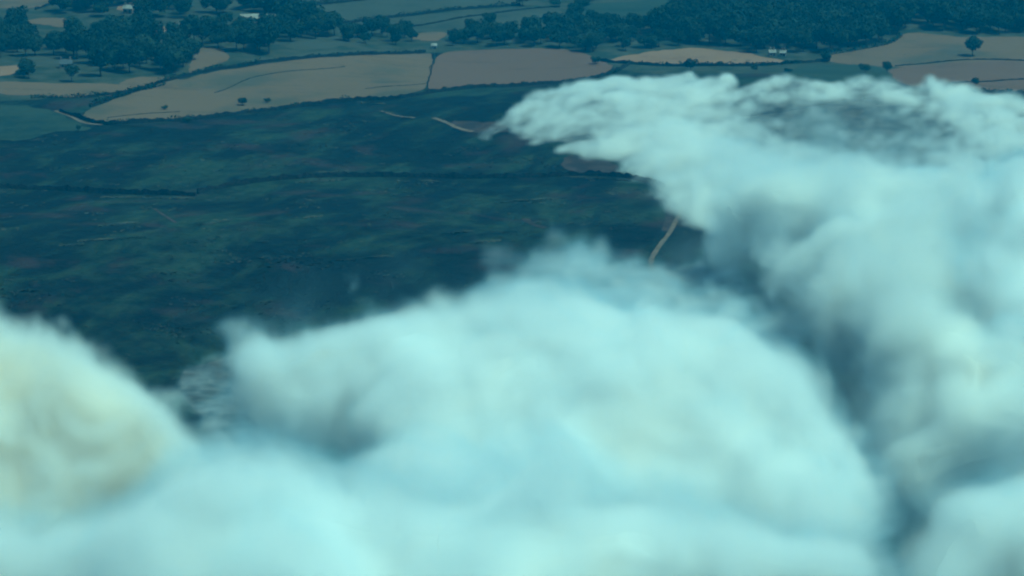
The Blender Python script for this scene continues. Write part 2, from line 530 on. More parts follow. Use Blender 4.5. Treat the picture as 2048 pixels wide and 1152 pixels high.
# ------------------------------------------------------------------ trees
def leaf_cloud(lobes, n, size, r_):
    V, Fc = [], []
    tot = sum(l[1][0] * l[1][1] for l in lobes)
    for c, rad in lobes:
        k = int(n * rad[0] * rad[1] / tot)
        for _ in range(k):
            d = Vector((r_.gauss(0, 1), r_.gauss(0, 1), r_.gauss(0, 1))).normalized()
            q = r_.uniform(.55, 1.06) ** .6
            p = Vector((c[0] + d.x * rad[0] * q, c[1] + d.y * rad[1] * q, c[2] + d.z * rad[2] * q))
            nrm = (d * .9 + Vector((r_.gauss(0, .6), r_.gauss(0, .6), r_.gauss(.25, .6)))).normalized()
            u = nrm.orthogonal().normalized()
            u.rotate(Matrix.Rotation(r_.uniform(0, 6.28), 3, nrm))
            w_ = nrm.cross(u)
            s = size * r_.uniform(.6, 1.3)
            b = len(V)
            V += [p - u * s * .6 - w_ * s * .3, p + u * s * .1 - w_ * s * .62, p + u * s * .65 + nrm * s * .15, p + u * s * .1 + w_ * s * .62, p - u * s * .55 + w_ * s * .3 + nrm * s * .1]
            Fc.append((b, b + 1, b + 2, b + 3, b + 4))
    return V, Fc


def trunk_mesh(h, r0, limbs, r_):
    V, Fc = [], []

    def tube(p0, p1, ra, rb, n=6, seg=3):
        b = len(V)
        ax = (p1 - p0).normalized()
        u = ax.orthogonal().normalized()
        w_ = ax.cross(u)
        for s in range(seg + 1):
            t_ = s / seg
            c = p0.lerp(p1, t_) + (Vector((r_.uniform(-1, 1), r_.uniform(-1, 1), 0)) * ra * .4 if 0 < s < seg else Vector())
            rr = ra + (rb - ra) * t_
            for k in range(n):
                a_ = 2 * math.pi * k / n
                V.append(c + u * rr * math.cos(a_) + w_ * rr * math.sin(a_))
        for s in range(seg):
            for k in range(n):
                Fc.append((b + s * n + k, b + s * n + (k + 1) % n, b + (s + 1) * n + (k + 1) % n, b + (s + 1) * n + k))
    tube(Vector((0, 0, -.6)), Vector((0, 0, h)), r0, r0 * .45)
    for q in limbs:
        tube(Vector((0, 0, h * r_.uniform(.55, .95))), Vector(q), r0 * .4, r0 * .12, 5, 2)
    return V, Fc


VARIANTS = []
for v in range(8):
    r_ = random.Random(100 + v)
    h = r_.uniform(10, 14.5)
    rad = r_.uniform(5.2, 7.4)
    lobes = [((0, 0, h * .62), (rad * .8, rad * .8, h * .34))]
    for k in range(r_.randint(5, 8)):
        an = k * 2.4 + r_.uniform(-.4, .4)
        rr = rad * r_.uniform(.35, .75)
        lr = rad * r_.uniform(.3, .52)
        lobes.append(((rr * math.cos(an), rr * math.sin(an), h * r_.uniform(.36, .86)), (lr, lr, lr * r_.uniform(.7, 1))))
    cv, cf = leaf_cloud(lobes, 850, .85, r_)
    tv, tf = trunk_mesh(h * .55, .38, [l[0] for l in lobes[1:5]], r_)
    cm, tm = mesh('crown', cv, cf), mesh('trunk', tv, tf)
    cm.materials.append(M_LEAF if v % 3 else M_LEAF2)
    tm.materials.append(M_BARK)
    VARIANTS.append((cm, tm, rad))


def tree(x, y, s, label, group=None, name='broadleaf_tree', var=None, cat='tree', sz=1.0):
    cm, tm, rad = VARIANTS[var if var is not None else random.randrange(8)]
    e = bpy.data.objects.new(name, None)
    COL.objects.link(e)
    e.empty_display_size = 1
    e.location = (x, y, zs(x, y))
    e.rotation_euler = (0, 0, random.uniform(0, 6.28))
    e.scale = (s * random.uniform(.9, 1.12), s * random.uniform(.9, 1.12), s * sz * random.uniform(.85, 1.15))
    tag(e, label, cat, group)
    link('trunk', tm, e)
    link('crown', cm, e)
    return e


LONE = [
    (1945, 112, 1.0, 'lone round dark tree standing in the straw field at upper right', 'broadleaf_tree', .72),
    (1381, 142, .58, 'small upright tree on the wall below the pale orange field', 'broadleaf_tree', 1.0),
    (1440, 132, .42, 'low bush on the wall right of the small upright tree', 'bush', .6),
    (1508, 143, .34, 'small round bush in the grass below the pale orange field', 'bush', .7),
    (1576, 146, .42, 'flat wide bush left of the green pasture', 'bush', .6),
    (1653, 124, .52, 'small round tree at the corner between wood and straw field', 'broadleaf_tree', .9),
    (1774, 146, .52, 'dark bush at the right corner of the green pasture', 'bush', .9),
    (1730, 146, .5, 'grey leafy bush at the top of the green pasture', 'bush', .8),
    (1950, 172, .36, 'pale small bush in the brown strip field at right', 'bush', 1.0),
    (1905, 182, .34, 'small bush just above the drifting white smoke edge at right', 'bush', .8),
    (485, 211, .45, 'dark bush low in the long tan field, right of the field stub wall', 'bush', .7),
    (535, 205, .30, 'smallest bush in the long tan field', 'bush', .7),
    (330, 219, .28, 'tiny bush by the stub wall in the tan field', 'bush', .6),
    (157, 262, .28, 'tiny dark bush alone on the green rough pasture', 'bush', .9),
    (1045, 12, .75, 'single tree at the meeting of walls at the top centre', 'broadleaf_tree', 1.0),
    (1110, 14, .6, 'small tree right of the single tree at the top centre', 'broadleaf_tree', .9),
    (375, 245, .4, 'bush growing against the moor wall at left', 'bush', .6),
    (1192, 128, .5, 'bush at the pinch between reddish field and pale orange field', 'bush', .8),
    (980, 55, .7, 'tree poking up above the central tree belt', 'broadleaf_tree', 1.2),
]
for px, py, s, lb, nm, sz in LONE:
    p = gp(px, py)
    tree(p.x, p.y, s, lb, None, nm, None, 'tree' if 'tree' in nm else 'bush', sz)

WOODS = [
    # outline, spacing, size, chance, label, group
    ([(1290, 62), (1400, 96), (1440, 92), (1530, 112), (1640, 108), (1690, 96), (1770, 88), (1800, 68), (1830, 58), (1960, 70), (2150, 64), (2150, -60), (1440, -40), (1420, 14), (1330, 44)],
     11.5, (.95, 1.3), 1.0, 'dark broadleaf tree packed into the big wood at upper right', 'trees of the upper right wood'),
    ([(690, 84), (880, 92), (930, 96), (1150, 96), (1200, 112), (1290, 100), (1400, 94), (1400, 60), (1250, 52), (1100, 56), (1010, 62), (870, 84), (830, 66), (700, 68)],
     10.5, (.55, 1.0), .85, 'dark tree in the belt behind the reddish field', 'trees of the central belt'),
    ([(1130, 52), (1150, 20), (1180, 0), (1200, 4), (1165, 30), (1160, 56)], 8.0, (.45, .6), 1.0, 'small tree in the line climbing to the top centre', 'trees of the climbing line'),
    ([(150, 160), (270, 160), (350, 152), (400, 120), (470, 112), (560, 108), (680, 92), (690, 62), (600, 46), (470, 40), (380, 70), (250, 60), (150, 70), (140, 120)],
     11.5, (.75, 1.3), .74, 'dark tree in the thick copse behind the long tan field', 'trees of the left copse'),
    ([(-60, 122), (140, 112), (150, 66), (60, 56), (-60, 40)], 11.5, (.7, 1.2), .72, 'dark tree in the wood at the far left edge', 'trees at the far left'),
    ([(-60, 170), (60, 160), (150, 164), (150, 140), (50, 132), (40, 150), (-60, 156)], 8.5, (.5, .8), .9, 'tree in the row between the left strip fields', 'trees between the left strip fields'),
    ([(-60, 208), (40, 208), (40, 196), (-60, 190)], 8.0, (.5, .7), 1.0, 'tree in the clump under the left tan strip', 'trees under the left strip'),
    ([(100, 218), (160, 222), (165, 206), (110, 202)], 7.0, (.35, .55), 1.0, 'low tree at the left corner of the long tan field', 'trees at the field corner'),
    ([(80, 32), (300, 44), (470, 36), (600, 38), (640, 26), (540, 12), (380, 26), (300, -10), (200, -20), (130, -10)], 12.0, (.8, 1.15), .72, 'tree among the scattered trees at the top left', 'scattered trees at the top left'),
    ([(490, 26), (570, 26), (575, -20), (490, -20)], 10.0, (.9, 1.2), .9, 'tree in the clump at the top behind white farm roofs', 'trees at the top behind the farm'),
]
placed = []
cand = []
for px, sp, (s0, s1), ch, lb, grp in WOODS:
    pl = [gp(*p).xy for p in px]
    x0, x1 = min(p.x for p in pl), max(p.x for p in pl)
    y0, y1 = min(p.y for p in pl), max(p.y for p in pl)
    ya = y0
    row = 0
    while ya < y1:
        xa = x0 + (row % 2) * sp / 2
        while xa < x1:
            x = xa + random.uniform(-.38, .38) * sp
            y = ya + random.uniform(-.38, .38) * sp
            if inside(pl, x, y) and random.random() < ch:
                cand.append((y, x, random.uniform(s0, s1), lb, grp))
            xa += sp
        ya += sp * .95
        row += 1


def to_px(x, y, up):
    v = CR.transposed() @ (Vector((x, y, zs(x, y) + up)) - EYE)
    return 1024 + v.x / -v.z * F, 576 - v.y / -v.z * F


GLADES = [FIELDS[k][2] for k in (11, 12, 13, 14, 15, 16, 17, 19, 20, 21)] + [[(570, 150), (700, 99), (470, 118)], [(385, 150), (395, 92), (480, 112)]]
cand = [c for c in cand if not any(inside(g, *to_px(c[1], c[0], u)) for g in GLADES for u in (1, 5, 9, 12 * c[2]))]
HOUSES_AT = [gp(*q) for q in ((500, 44), (541, 43), (362, 60), (395, 60), (430, 59), (132, 136), (258, 26), (1544, 112), (1566, 112), (868, 97))]
cand = [c for c in cand if not any(abs(c[1] - h_.x) < 10 and -9 < h_.y - c[0] < 42 for h_ in HOUSES_AT)]
cand.sort()


def in_frame(x, y):
    v = CR.transposed() @ (Vector((x, y, zs(x, y) + 5)) - EYE)
    return abs(v.x / -v.z) * F < 1024 + 40 and abs(v.y / -v.z) * F < 576 + 35


near = [c for c in cand if in_frame(c[1], c[0])][:278]
ORD = 'first second third fourth fifth sixth seventh eighth ninth tenth eleventh twelfth thirteenth fourteenth fifteenth sixteenth seventeenth eighteenth nineteenth twentieth'.split()
own = {}
for grp in {c[4] for c in near}:
    mem = [c for c in near if c[4] == grp]
    front = sorted((c for c in mem if not any(abs(d[1] - c[1]) < 6.5 and d[0] < c[0] for d in mem)), key=lambda c: c[1])
    for k, c in enumerate(front[:20]):
        own[c[:2]] = ORD[k] + ' tree from the left along the front edge of the ' + grp.replace('trees of the ', '').replace('trees at the ', 'wood at the ').replace('trees ', 'row ').replace('row between the left strip fields', 'left strip row').replace('scattered wood', 'scattered trees')

rest = [c for c in cand if c not in near]
for y, x, s, lb, grp in near:
    tree(x, y, s, own.get((y, x), lb), grp)
# the trees beyond, deep in the wood and outside the frame, read as one mass
Vs, Fs, off = [], [], 0
arrs = []
for cm, tm, rad in VARIANTS:
    co_ = np.empty(len(cm.vertices) * 3)
    cm.vertices.foreach_get('co', co_)
    arrs.append(co_.reshape(-1, 3))
nf = 0
for y, x, s, lb, grp in rest:
    A = arrs[random.randrange(8)]
    an = random.uniform(0, 6.28)
    c_, s_ = math.cos(an), math.sin(an)
    B = np.stack([A[:, 0] * c_ - A[:, 1] * s_, A[:, 0] * s_ + A[:, 1] * c_, A[:, 2]], 1) * s + np.array([x, y, zs(x, y)])
    Vs.append(B)
if Vs:
    VV = np.concatenate(Vs)
    nfa = len(VV) // 5
    me = bpy.data.meshes.new('distant_woodland')
    me.vertices.add(len(VV))
    me.vertices.foreach_set('co', VV.ravel())
    me.loops.add(nfa * 5)
    me.loops.foreach_set('vertex_index', np.arange(nfa * 5))
    me.polygons.add(nfa)
    me.polygons.foreach_set('loop_start', np.arange(nfa) * 5)
    me.polygons.foreach_set('loop_total', np.full(nfa, 5))
    me.update()
    tag(link('distant_woodland', me, mat=M_LEAF), 'farther trees merging into one dark woodland mass along the top', kind='stuff')


# heather and rush tufts over the moor
hv, hf = [], []
r_ = random.Random(5)
STREAKS = [(672, 521, 715, 518), (725, 516, 782, 512), (200, 452, 275, 444), (160, 482, 290, 474), (120, 492, 170, 488), (395, 452, 460, 440), (610, 436, 640, 432), (200, 394, 395, 397), (620, 346, 700, 342), (600, 364, 690, 360),
           (900, 466, 945, 462), (940, 486, 1000, 482), (40, 582, 70, 580), (520, 606, 540, 603), (700, 352, 870, 350), (450, 230, 545, 227), (760, 222, 830, 236), (720, 205, 770, 208), (60, 300, 75, 294), (1000, 404, 1130, 396), (1120, 352, 1260, 360), (840, 360, 880, 364)]
spots = []
for x0, y0, x1, y1 in STREAKS:
    for k in range(int((x1 - x0) * 1.1)):
        t_ = r_.random()
        spots.append((x0 + (x1 - x0) * t_, y0 + (y1 - y0) * t_ + r_.gauss(0, .9), True))
spots += [(r_.uniform(-60, 1500), r_.uniform(235, 760), False) for _ in range(22000)]
for px, py, sure in spots:
    p = gp(px, py)
    if p.y > 1500 or any(inside(pl, p.x, p.y) for pl in FIELD_POLYS[:3]):
        continue
    if not sure and mnoise.noise(Vector((p.x / 34, p.y / 20, 2))) + .5 * mnoise.noise(Vector((p.x / 9, p.y / 6, 4))) < r_.uniform(.1, .5):
        continue
    s = r_.uniform(.5, 1.3)
    for k in range(3):
        an = r_.uniform(0, 6.28)
        d = Vector((math.cos(an), math.sin(an), 0))
        n = Vector((-d.y, d.x, 0))
        q = p + d * r_.uniform(0, s)
        b = len(hv)
        hv += [q - n * s * .8 - Vector((0, 0, .1)), q + n * s * .8 - Vector((0, 0, .1)), q + n * s * .3 + d * s * .5 + Vector((0, 0, s * .14)), q - n * s * .4 + d * s * .6 + Vector((0, 0, s * .17))]
        hf.append((b, b + 1, b + 2, b + 3))
tag(link('rush_tufts', mesh('rush_tufts', hv, hf), mat=simple_mat('pale_rushes', (.014, .020, .017), (.060, .058, .045), 1 / 11, 4)), 'pale rush tufts scattered in streaks over the moor', kind='stuff')

# ------------------------------------------------------------------ farm buildings
M_WHITE = simple_mat('limewashed_wall', (.20, .18, .16), (.28, .26, .23), 1 / 1.5)
M_STONE = simple_mat('stone_wall_pale', (.13, .11, .09), (.20, .17, .14), 1 / 1.2)
M_SLATE = simple_mat('slate_roof', (.05, .055, .06), (.09, .095, .10), 1.2)
M_TIN = simple_mat('pale_sheet_roof', (.18, .17, .15), (.27, .25, .23), 1 / 3)
M_GLASS = simple_mat('window_glass', (.01, .012, .015), (.02, .022, .025), 1)


def box(c, d):
    x, y, z = c
    a_, b_, h_ = d
    V = [(x + sx * a_ / 2, y + sy * b_ / 2, z + sz * h_) for sz in (0, 1) for sx, sy in ((-1, -1), (1, -1), (1, 1), (-1, 1))]
    return V, [(0, 3, 2, 1), (4, 5, 6, 7), (0, 1, 5, 4), (1, 2, 6, 5), (2, 3, 7, 6), (3, 0, 4, 7)]


def house(px, py, L, W, H, rz, label, wallm, roofm, chim=True, name='farmhouse', cat='house'):
    p = gp(px, py)
    e = bpy.data.objects.new(name, None)
    COL.objects.link(e)
    e.location = p
    e.rotation_euler = (0, 0, rz)
    tag(e, label, cat, 'farm buildings among the trees')
    rh = W * .42
    V = [(-L / 2, -W / 2, -1), (L / 2, -W / 2, -1), (L / 2, W / 2, -1), (-L / 2, W / 2, -1), (-L / 2, -W / 2, H), (L / 2, -W / 2, H), (L / 2, W / 2, H), (-L / 2, W / 2, H), (-L / 2, 0, H + rh), (L / 2, 0, H + rh)]
    link('wall', mesh('wall', V, [(0, 1, 5, 4), (2, 3, 7, 6), (1, 2, 6, 9, 5), (3, 0, 4, 8, 7), (4, 5, 9, 8), (6, 7, 8, 9)]), e, wallm)
    k = .35
    t_ = .22
    V = []
    for x in (-L / 2 - k, L / 2 + k):
        V += [(x, -W / 2 - k, H - k * .84 + .05), (x, 0, H + rh + .05), (x, W / 2 + k, H - k * .84 + .05), (x, -W / 2 - k, H - k * .84 + .05 + t_), (x, 0, H + rh + .05 + t_), (x, W / 2 + k, H - k * .84 + .05 + t_)]
    rf = link('roof', mesh('roof', V, [(0, 3, 4, 1), (1, 4, 5, 2), (6, 7, 10, 9), (7, 8, 11, 10), (3, 9, 10, 4), (4, 10, 11, 5), (0, 1, 7, 6), (1, 2, 8, 7), (0, 6, 9, 3), (2, 5, 11, 8)]), e, roofm)
    if chim:
        for sx in (-1, 1):
            link('chimney', mesh('chimney', *box((sx * (L / 2 - .8), 0, H + rh - .6), (.9, .7, 2.0))), rf, wallm)
    n = max(2, int(L / 3.2))
    for q in range(n):
        x = -L / 2 + L * (q + .5) / n
        if q == n // 2:
            link('door', mesh('door', *box((x, -W / 2 - .03, 0), (1.1, .12, 2.1))), e, M_BARK)
        else:
            link('window', mesh('window', *box((x, -W / 2 - .03, 1.0), (1.1, .1, 1.2))), e, M_GLASS)
        if H > 4:
            link('window', mesh('window', *box((x, -W / 2 - .03, 3.4), (1.0, .1, 1.1))), e, M_GLASS)


house(500, 44, 11, 5, 2.6, R(6), 'long pale farm building at the top behind the copse', M_WHITE, M_WHITE, False, 'barn', 'barn')
house(541, 43, 6, 4, 2.6, R(-10), 'smaller pale farm building right of the long pale one', M_WHITE, M_WHITE, False, 'barn', 'barn')
house(362, 60, 5, 4, 2.2, R(4), 'low pale cottage, leftmost of three in the trees', M_STONE, M_TIN)
house(395, 60, 6, 4, 2.2, R(-5), 'low pale cottage, middle of three in the trees', M_STONE, M_TIN)
house(430, 59, 5.5, 4, 2.2, R(3), 'low pale cottage, rightmost of three in the trees', M_STONE, M_TIN)
house(132, 136, 6.5, 5, 2.6, R(8), 'small stone house with dark roof in the left paddock', M_STONE, M_SLATE)
house(258, 26, 6, 4.5, 3.0, R(-15), 'pale house at the top left between trees', M_STONE, M_TIN)
house(1544, 112, 3.6, 3, 2.2, R(10), 'pale stone house at the foot of the big wood, left one', M_STONE, M_TIN)
house(1566, 112, 3.2, 3, 2.0, R(-12), 'smaller pale house at the foot of the big wood, right one', M_STONE, M_TIN)
house(868, 97, 2.8, 2.4, 1.8, R(0), 'tiny pale hut at the edge of the central tree belt', M_WHITE, M_TIN, False, 'hut', 'hut')


# ------------------------------------------------------------------ smoke
def smoke_core_mesh(puffs, vox, seed, sub=5, smooth=60, amp=5.0, wl=22.0, close=7.0, inset=6.0):
    r_ = random.Random(seed)
    bm = bmesh.new()
    for px, py, Y, rad in puffs:
        c = at(px, py, Y)
        rad += close
        L_ = [(c, rad)]
        for k in range(sub):
            d = Vector((r_.gauss(0, 1), r_.gauss(0, 1), r_.gauss(0, 1))).normalized()
            L_.append((c + d * rad * r_.uniform(.35, .75), rad * r_.uniform(.35, .6)))
        for q, rr in L_:
            bmesh.ops.create_icosphere(bm, subdivisions=2, radius=rr, matrix=Matrix.Translation(q))
    a_ = bpy.data.meshes.new('tmp')
    bm.to_mesh(a_)
    bm.free()
    ob = bpy.data.objects.new('tmp', a_)
    COL.objects.link(ob)
    md = ob.modifiers.new('r', 'REMESH')
    md.mode = 'VOXEL'
    md.voxel_size = vox
    md.use_smooth_shade = True
    md = ob.modifiers.new('s', 'SMOOTH')
    md.iterations = smooth
    out = bpy.data.meshes.new_from_object(ob.evaluated_get(bpy.context.evaluated_depsgraph_get()))
    bpy.data.objects.remove(ob)
    bpy.data.meshes.remove(a_)
    nrm = [v.normal.copy() for v in out.vertices]
    for v, n in zip(out.vertices, nrm):
        q = v.co / wl + Vector((seed * 3.7, seed, 0))
        v.co += n * (-close - inset) + n * amp * (mnoise.noise(q) + .5 * mnoise.noise(q * 2.1) + .25 * mnoise.noise(q * 4.3))
    out.polygons.foreach_set('use_smooth', [True] * len(out.polygons))
    return out


def core_material(name, col, col2):
    m, T, b = material(name)
    pos = T.n('ShaderNodeNewGeometry').outputs['Position']
    T.set(b.inputs['Base Color'], T.mix(T.ramp(T.noise(pos, 1 / 42, 3, .55), .40, .66), col, col2))
    b.inputs['Roughness'].default_value = 1
    b.inputs['Specular IOR Level'].default_value = 0
    return m


def smoke_material(name, col, aniso=.15):
    m = bpy.data.materials.new(name)
    m.use_nodes = True
    T = NT(m.node_tree)
    m.node_tree.nodes.clear()
    o = T.n('ShaderNodeOutputMaterial')
    p = T.n('ShaderNodeVolumePrincipled')
    p.inputs['Density'].default_value = 1
    p.inputs['Color'].default_value = (*col, 1)
    p.inputs['Anisotropy'].default_value = aniso
    T.set(o.inputs['Volume'], p.outputs[0])
    return m


def veil(name, core, mat, vox, parent, T=7.0, A=16.0, soft=8.0, D=.3, ns=24.0, thin_T=0.0, thin_D=0.0, thin_ns=30.0, stretch=(1, 1, 1), seed=0.0, pad=None, attr=False, wind=None, gap=None, base=8.5, bd=.36, zvox=1.0):
    """smoke hanging round a core: its density falls off with the distance from the core's surface, torn by noise"""
    vol = bpy.data.volumes.new(name)
    o = link(name, None) if False else bpy.data.objects.new(name, vol)
    COL.objects.link(o)
    o.parent = parent
    vol.materials.append(mat)
    g = bpy.data.node_groups.new(name, 'GeometryNodeTree')
    g.interface.new_socket('Geometry', in_out='INPUT', socket_type='NodeSocketGeometry')
    g.interface.new_socket('Geometry', in_out='OUTPUT', socket_type='NodeSocketGeometry')
    N = NT(g)
    N.n('NodeGroupInput')
    go = N.n('NodeGroupOutput')
    oi = N.n('GeometryNodeObjectInfo')
    oi.inputs['Object'].default_value = core
    geo = oi.outputs['Geometry']
    pr = N.n('GeometryNodeProximity')
    pr.target_element = 'FACES'
    N.set(pr.inputs[0], geo)
    dist = pr.outputs['Distance']
    pos = N.n('GeometryNodeInputPosition').outputs[0]
    if wind is not None:
        vr = N.n('ShaderNodeVectorRotate', rotation_type='Z_AXIS')
        N.set(vr.inputs['Vector'], pos)
        vr.inputs['Angle'].default_value = wind
        pos = vr.outputs[0]
    ps = N.vmath('ADD', N.vmath('MULTIPLY', pos, stretch), (seed, seed * .7, seed * 1.3))
    n1 = N.noise(ps, 1 / ns, max(1.5, math.log2(ns / (3.0 * vox))), .62, .5)
    if attr:
        sn = N.n('GeometryNodeSampleNearestSurface')
        na = N.n('GeometryNodeInputNamedAttribute')
        na.data_type = 'FLOAT'
        na.inputs[0].default_value = 'thick'
        N.set(sn.inputs['Mesh'], geo)
        N.set(sn.inputs['Value'], na.outputs[0])
        T = sn.outputs[0]
        sn2 = N.n('GeometryNodeSampleNearestSurface')
        na2 = N.n('GeometryNodeInputNamedAttribute')
        na2.data_type = 'FLOAT'
        na2.inputs[0].default_value = 'dens'
        N.set(sn2.inputs['Mesh'], geo)
        N.set(sn2.inputs['Value'], na2.outputs[0])
        D = N.math('MULTIPLY', sn2.outputs[0], D)
    nn = N.math('SUBTRACT', n1, .5)
    if attr:
        amp = N.math('ADD', 2.0, N.math('MULTIPLY', T, A))
        sf = N.math('ADD', 1.0, N.math('MULTIPLY', T, soft))
    else:
        amp, sf = A, soft
    e = N.math('ADD', N.math('SUBTRACT', T, dist), N.math('MULTIPLY', nn, amp))
    if not attr:
        eb = N.math('DIVIDE', N.math('ADD', N.math('SUBTRACT', base, dist), N.math('MULTIPLY', nn, 14.0)), 6.0, True)
        e = N.math('DIVIDE', e, sf, True)
        e = N.math('MULTIPLY', N.math('POWER', e, 1.5), D)
    else:
        e = N.math('DIVIDE', e, sf, True)
        e = N.math('MULTIPLY', N.math('POWER', e, 1.5), D)
    n2 = N.noise(N.vmath('ADD', ps, (50, 20, 70)), 2.0 / ns, max(1.0, math.log2(ns / (5.2 * vox))), .62)
    e = N.math('MULTIPLY', e, N.math('MAXIMUM', .12, N.math('ADD', -.35, N.math('MULTIPLY', n2, 2.7))))
    if not attr:
        e = N.math('MAXIMUM', e, N.math('MULTIPLY', eb, bd))
    if gap:
        n3 = N.noise(N.vmath('ADD', ps, (150, -20, 7)), 1 / gap[0], 5, .6, .5)
        e = N.math('MULTIPLY', e, N.ramp(n3, gap[1], gap[2]))
    if thin_D:
        n4 = N.noise(N.vmath('ADD', ps, (-90, 33, 12)), 1 / thin_ns, 6, .55, .3)
        t_ = N.math('DIVIDE', N.math('SUBTRACT', thin_T, dist), thin_T, True)
        t_ = N.math('MULTIPLY', t_, N.ramp(n4, .42, .68))
        e = N.math('ADD', e, N.math('MULTIPLY', t_, thin_D))
    vc = N.n('GeometryNodeVolumeCube')
    N.set(vc.inputs['Density'], e)
    c = np.empty(len(core.data.vertices) * 3)
    core.data.vertices.foreach_get('co', c)
    c = c.reshape(-1, 3)
    pd = pad if pad is not None else max((0 if attr else T) + (0 if attr else A) * .35, thin_T)
    mn, mx = c.min(0) - pd, c.max(0) + pd
    mn[2] = max(mn[2], -12)
    # keep to what stands in view and a little round it
    mn[0], mx[0] = max(mn[0], -260), min(mx[0], 330)
    vc.inputs['Min'].default_value = mn
    vc.inputs['Max'].default_value = mx
    rs = [max(2, int((mx[i] - mn[i]) / (vox * (zvox if i == 2 else 1)))) for i in range(3)]
    for i, k in enumerate(('Resolution X', 'Resolution Y', 'Resolution Z')):
        vc.inputs[k].default_value = rs[i]
    print(name, rs, np.prod(rs) / 1e6)
    sm = N.n('GeometryNodeSetMaterial')
    sm.inputs['Material'].default_value = mat
    N.set(sm.inputs[0], vc.outputs[0])
    N.set(go.inputs[0], sm.outputs[0])
    o.modifiers.new('smoke', 'NODES').node_group = g
    return o


def by_density(m, stops):
    """thin smoke scatters blue, thick smoke white or tan"""
    t = NT(m.node_tree)
    a = t.n('ShaderNodeAttribute', attribute_name='density')
    col = stops[0][1]
    for (d0, _), (d1, c1) in zip(stops[:-1], stops[1:]):
        col = t.mix(t.ramp(a.outputs['Fac'], d0, d1), col, c1)
    t.set(m.node_tree.nodes['Principled Volume'].inputs['Color'], col)
    return m


V_WHITE = by_density(smoke_material('white_smoke', (.99, .99, .99)), [(.0, (.66, .86, 1.0)), (.05, (.992, .992, .992))])
V_WARM = by_density(smoke_material('warm_smoke', (.99, .99, .99)), [(.0, (.80, .92, 1.0)), (.06, (.992, .992, .992)), (.16, (.995, .992, .985)), (.36, (.999, .962, .89))])
V_PALE = by_density(smoke_material('pale_smoke', (.99, .99, .99)), [(.0, (.84, .93, 1.0)), (.04, (.992, .992, .99)), (.12, (.992, .98, .955))])
C_WHITE = core_material('dense_white_smoke', (.82, .82, .81), (.70, .63, .54))
C_TAN = core_material('dense_tan_smoke', (.96, .85, .66), (.95, .76, .52))
C_GREY = core_material('dense_grey_smoke', (.88, .85, .80), (.74, .68, .60))


def plume(label, puffs, core_mat, vol_mat, vox, seed, smooth=60, amp=5.0, wl=22.0, close=7.0, **kw):
    e = bpy.data.objects.new('smoke_plume', None)
    COL.objects.link(e)
    tag(e, label, 'smoke', 'billows of wildfire smoke')
    c = link('dense_core', smoke_core_mesh(puffs, 2.2, seed, 4, smooth, amp, wl, close), e, core_mat)
    VEILS.append((c, vol_mat, vox, e, seed * 37.0, kw))
    return e


VEILS = []


plume('tan hearted billow of smoke swelling in from the left edge', [
    (-60, 760, 690, 16), (40, 795, 690, 16), (150, 820, 685, 15), (250, 865, 680, 13), (100, 940, 680, 18), (-60, 940, 680, 20), (220, 960, 676, 14), (300, 930, 672, 11), (355, 955, 666, 9), (120, 1050, 668, 14), (-40, 1080, 665, 14)],
    C_TAN, V_WARM, .9, 3, 70, 3, 24, T=11.5, A=30, soft=9, D=.22, ns=22)
plume('bright white smoke bank filling the bottom of the picture', [
    (-80, 1190, 620, 17), (150, 1190, 616, 16), (330, 1130, 612, 15), (440, 1000, 628, 11), (470, 1050, 612, 14), (550, 1020, 626, 11), (620, 1090, 612, 14), (780, 1160, 606, 16), (1000, 1110, 612, 17),
    (1230, 1150, 612, 18), (1450, 1190, 614, 16), (1640, 1200, 612, 14), (300, 1260, 596, 20), (620, 1260, 590, 20), (950, 1290, 590, 20)],
    C_WHITE, V_WHITE, 1.05, 5, 120, 5, 34, T=16, A=54, soft=15, D=.10, ns=34, thin_T=28, thin_D=.018, bd=.30)
plume('wide rounded smoke billow in the centre with a dark hollow beneath its left side', [
    (540, 765, 722, 9), (620, 740, 725, 11), (710, 745, 725, 12), (820, 735, 725, 14), (940, 715, 730, 14), (1060, 700, 735, 14), (1190, 700, 735, 14), (1320, 715, 730, 14), (1440, 745, 725, 13),
    (1540, 810, 716, 13), (1610, 910, 706, 13), (1660, 1020, 698, 13), (640, 820, 718, 9), (740, 850, 712, 11), (860, 820, 709, 15), (1010, 830, 705, 18), (1200, 860, 700, 20), (1400, 900, 698, 18),
    (1100, 960, 682, 18), (1350, 1040, 680, 18), (1560, 1100, 680, 16), (960, 940, 690, 12), (860, 930, 690, 13), (950, 1020, 668, 13), (830, 1020, 655, 12)],
    C_WHITE, V_WHITE, 1.0, 9, 100, 5, 30, T=13.5, A=46, soft=12, D=.13, ns=28, thin_T=24, thin_D=.012, thin_ns=26, bd=.32)
plume('towering smoke column leaning down the right side with shaded underside', [
    (1500, 420, 1100, 14), (1590, 430, 1080, 17), (1720, 440, 1050, 18), (1680, 510, 990, 16), (1790, 540, 965, 20), (1770, 610, 920, 15), (1850, 650, 890, 20), (1820, 730, 855, 14), (1900, 760, 835, 17),
    (1980, 780, 815, 17), (1860, 850, 815, 10), (1910, 890, 795, 11), (1820, 960, 775, 5), (2000, 880, 780, 15), (2110, 900, 760, 16), (1890, 450, 1020, 17)],
    C_GREY, V_PALE, 1.35, 13, 140, 6, 40, 15, T=16, A=60, soft=15, D=.11, ns=34, thin_T=36, thin_D=.022, wind=R(17), stretch=(1.0, .55, .8), bd=.26)
plume('brightest white smoke tower at the right edge', [
    (2040, 440, 910, 15), (2090, 520, 880, 20), (2060, 620, 862, 17), (2100, 700, 842, 20), (2100, 810, 822, 17), (2150, 380, 960, 20)],
    C_WHITE, V_WHITE, 1.3, 17, 80, 5, 30, T=14, A=48, soft=12, D=.13, ns=32, bd=.26)
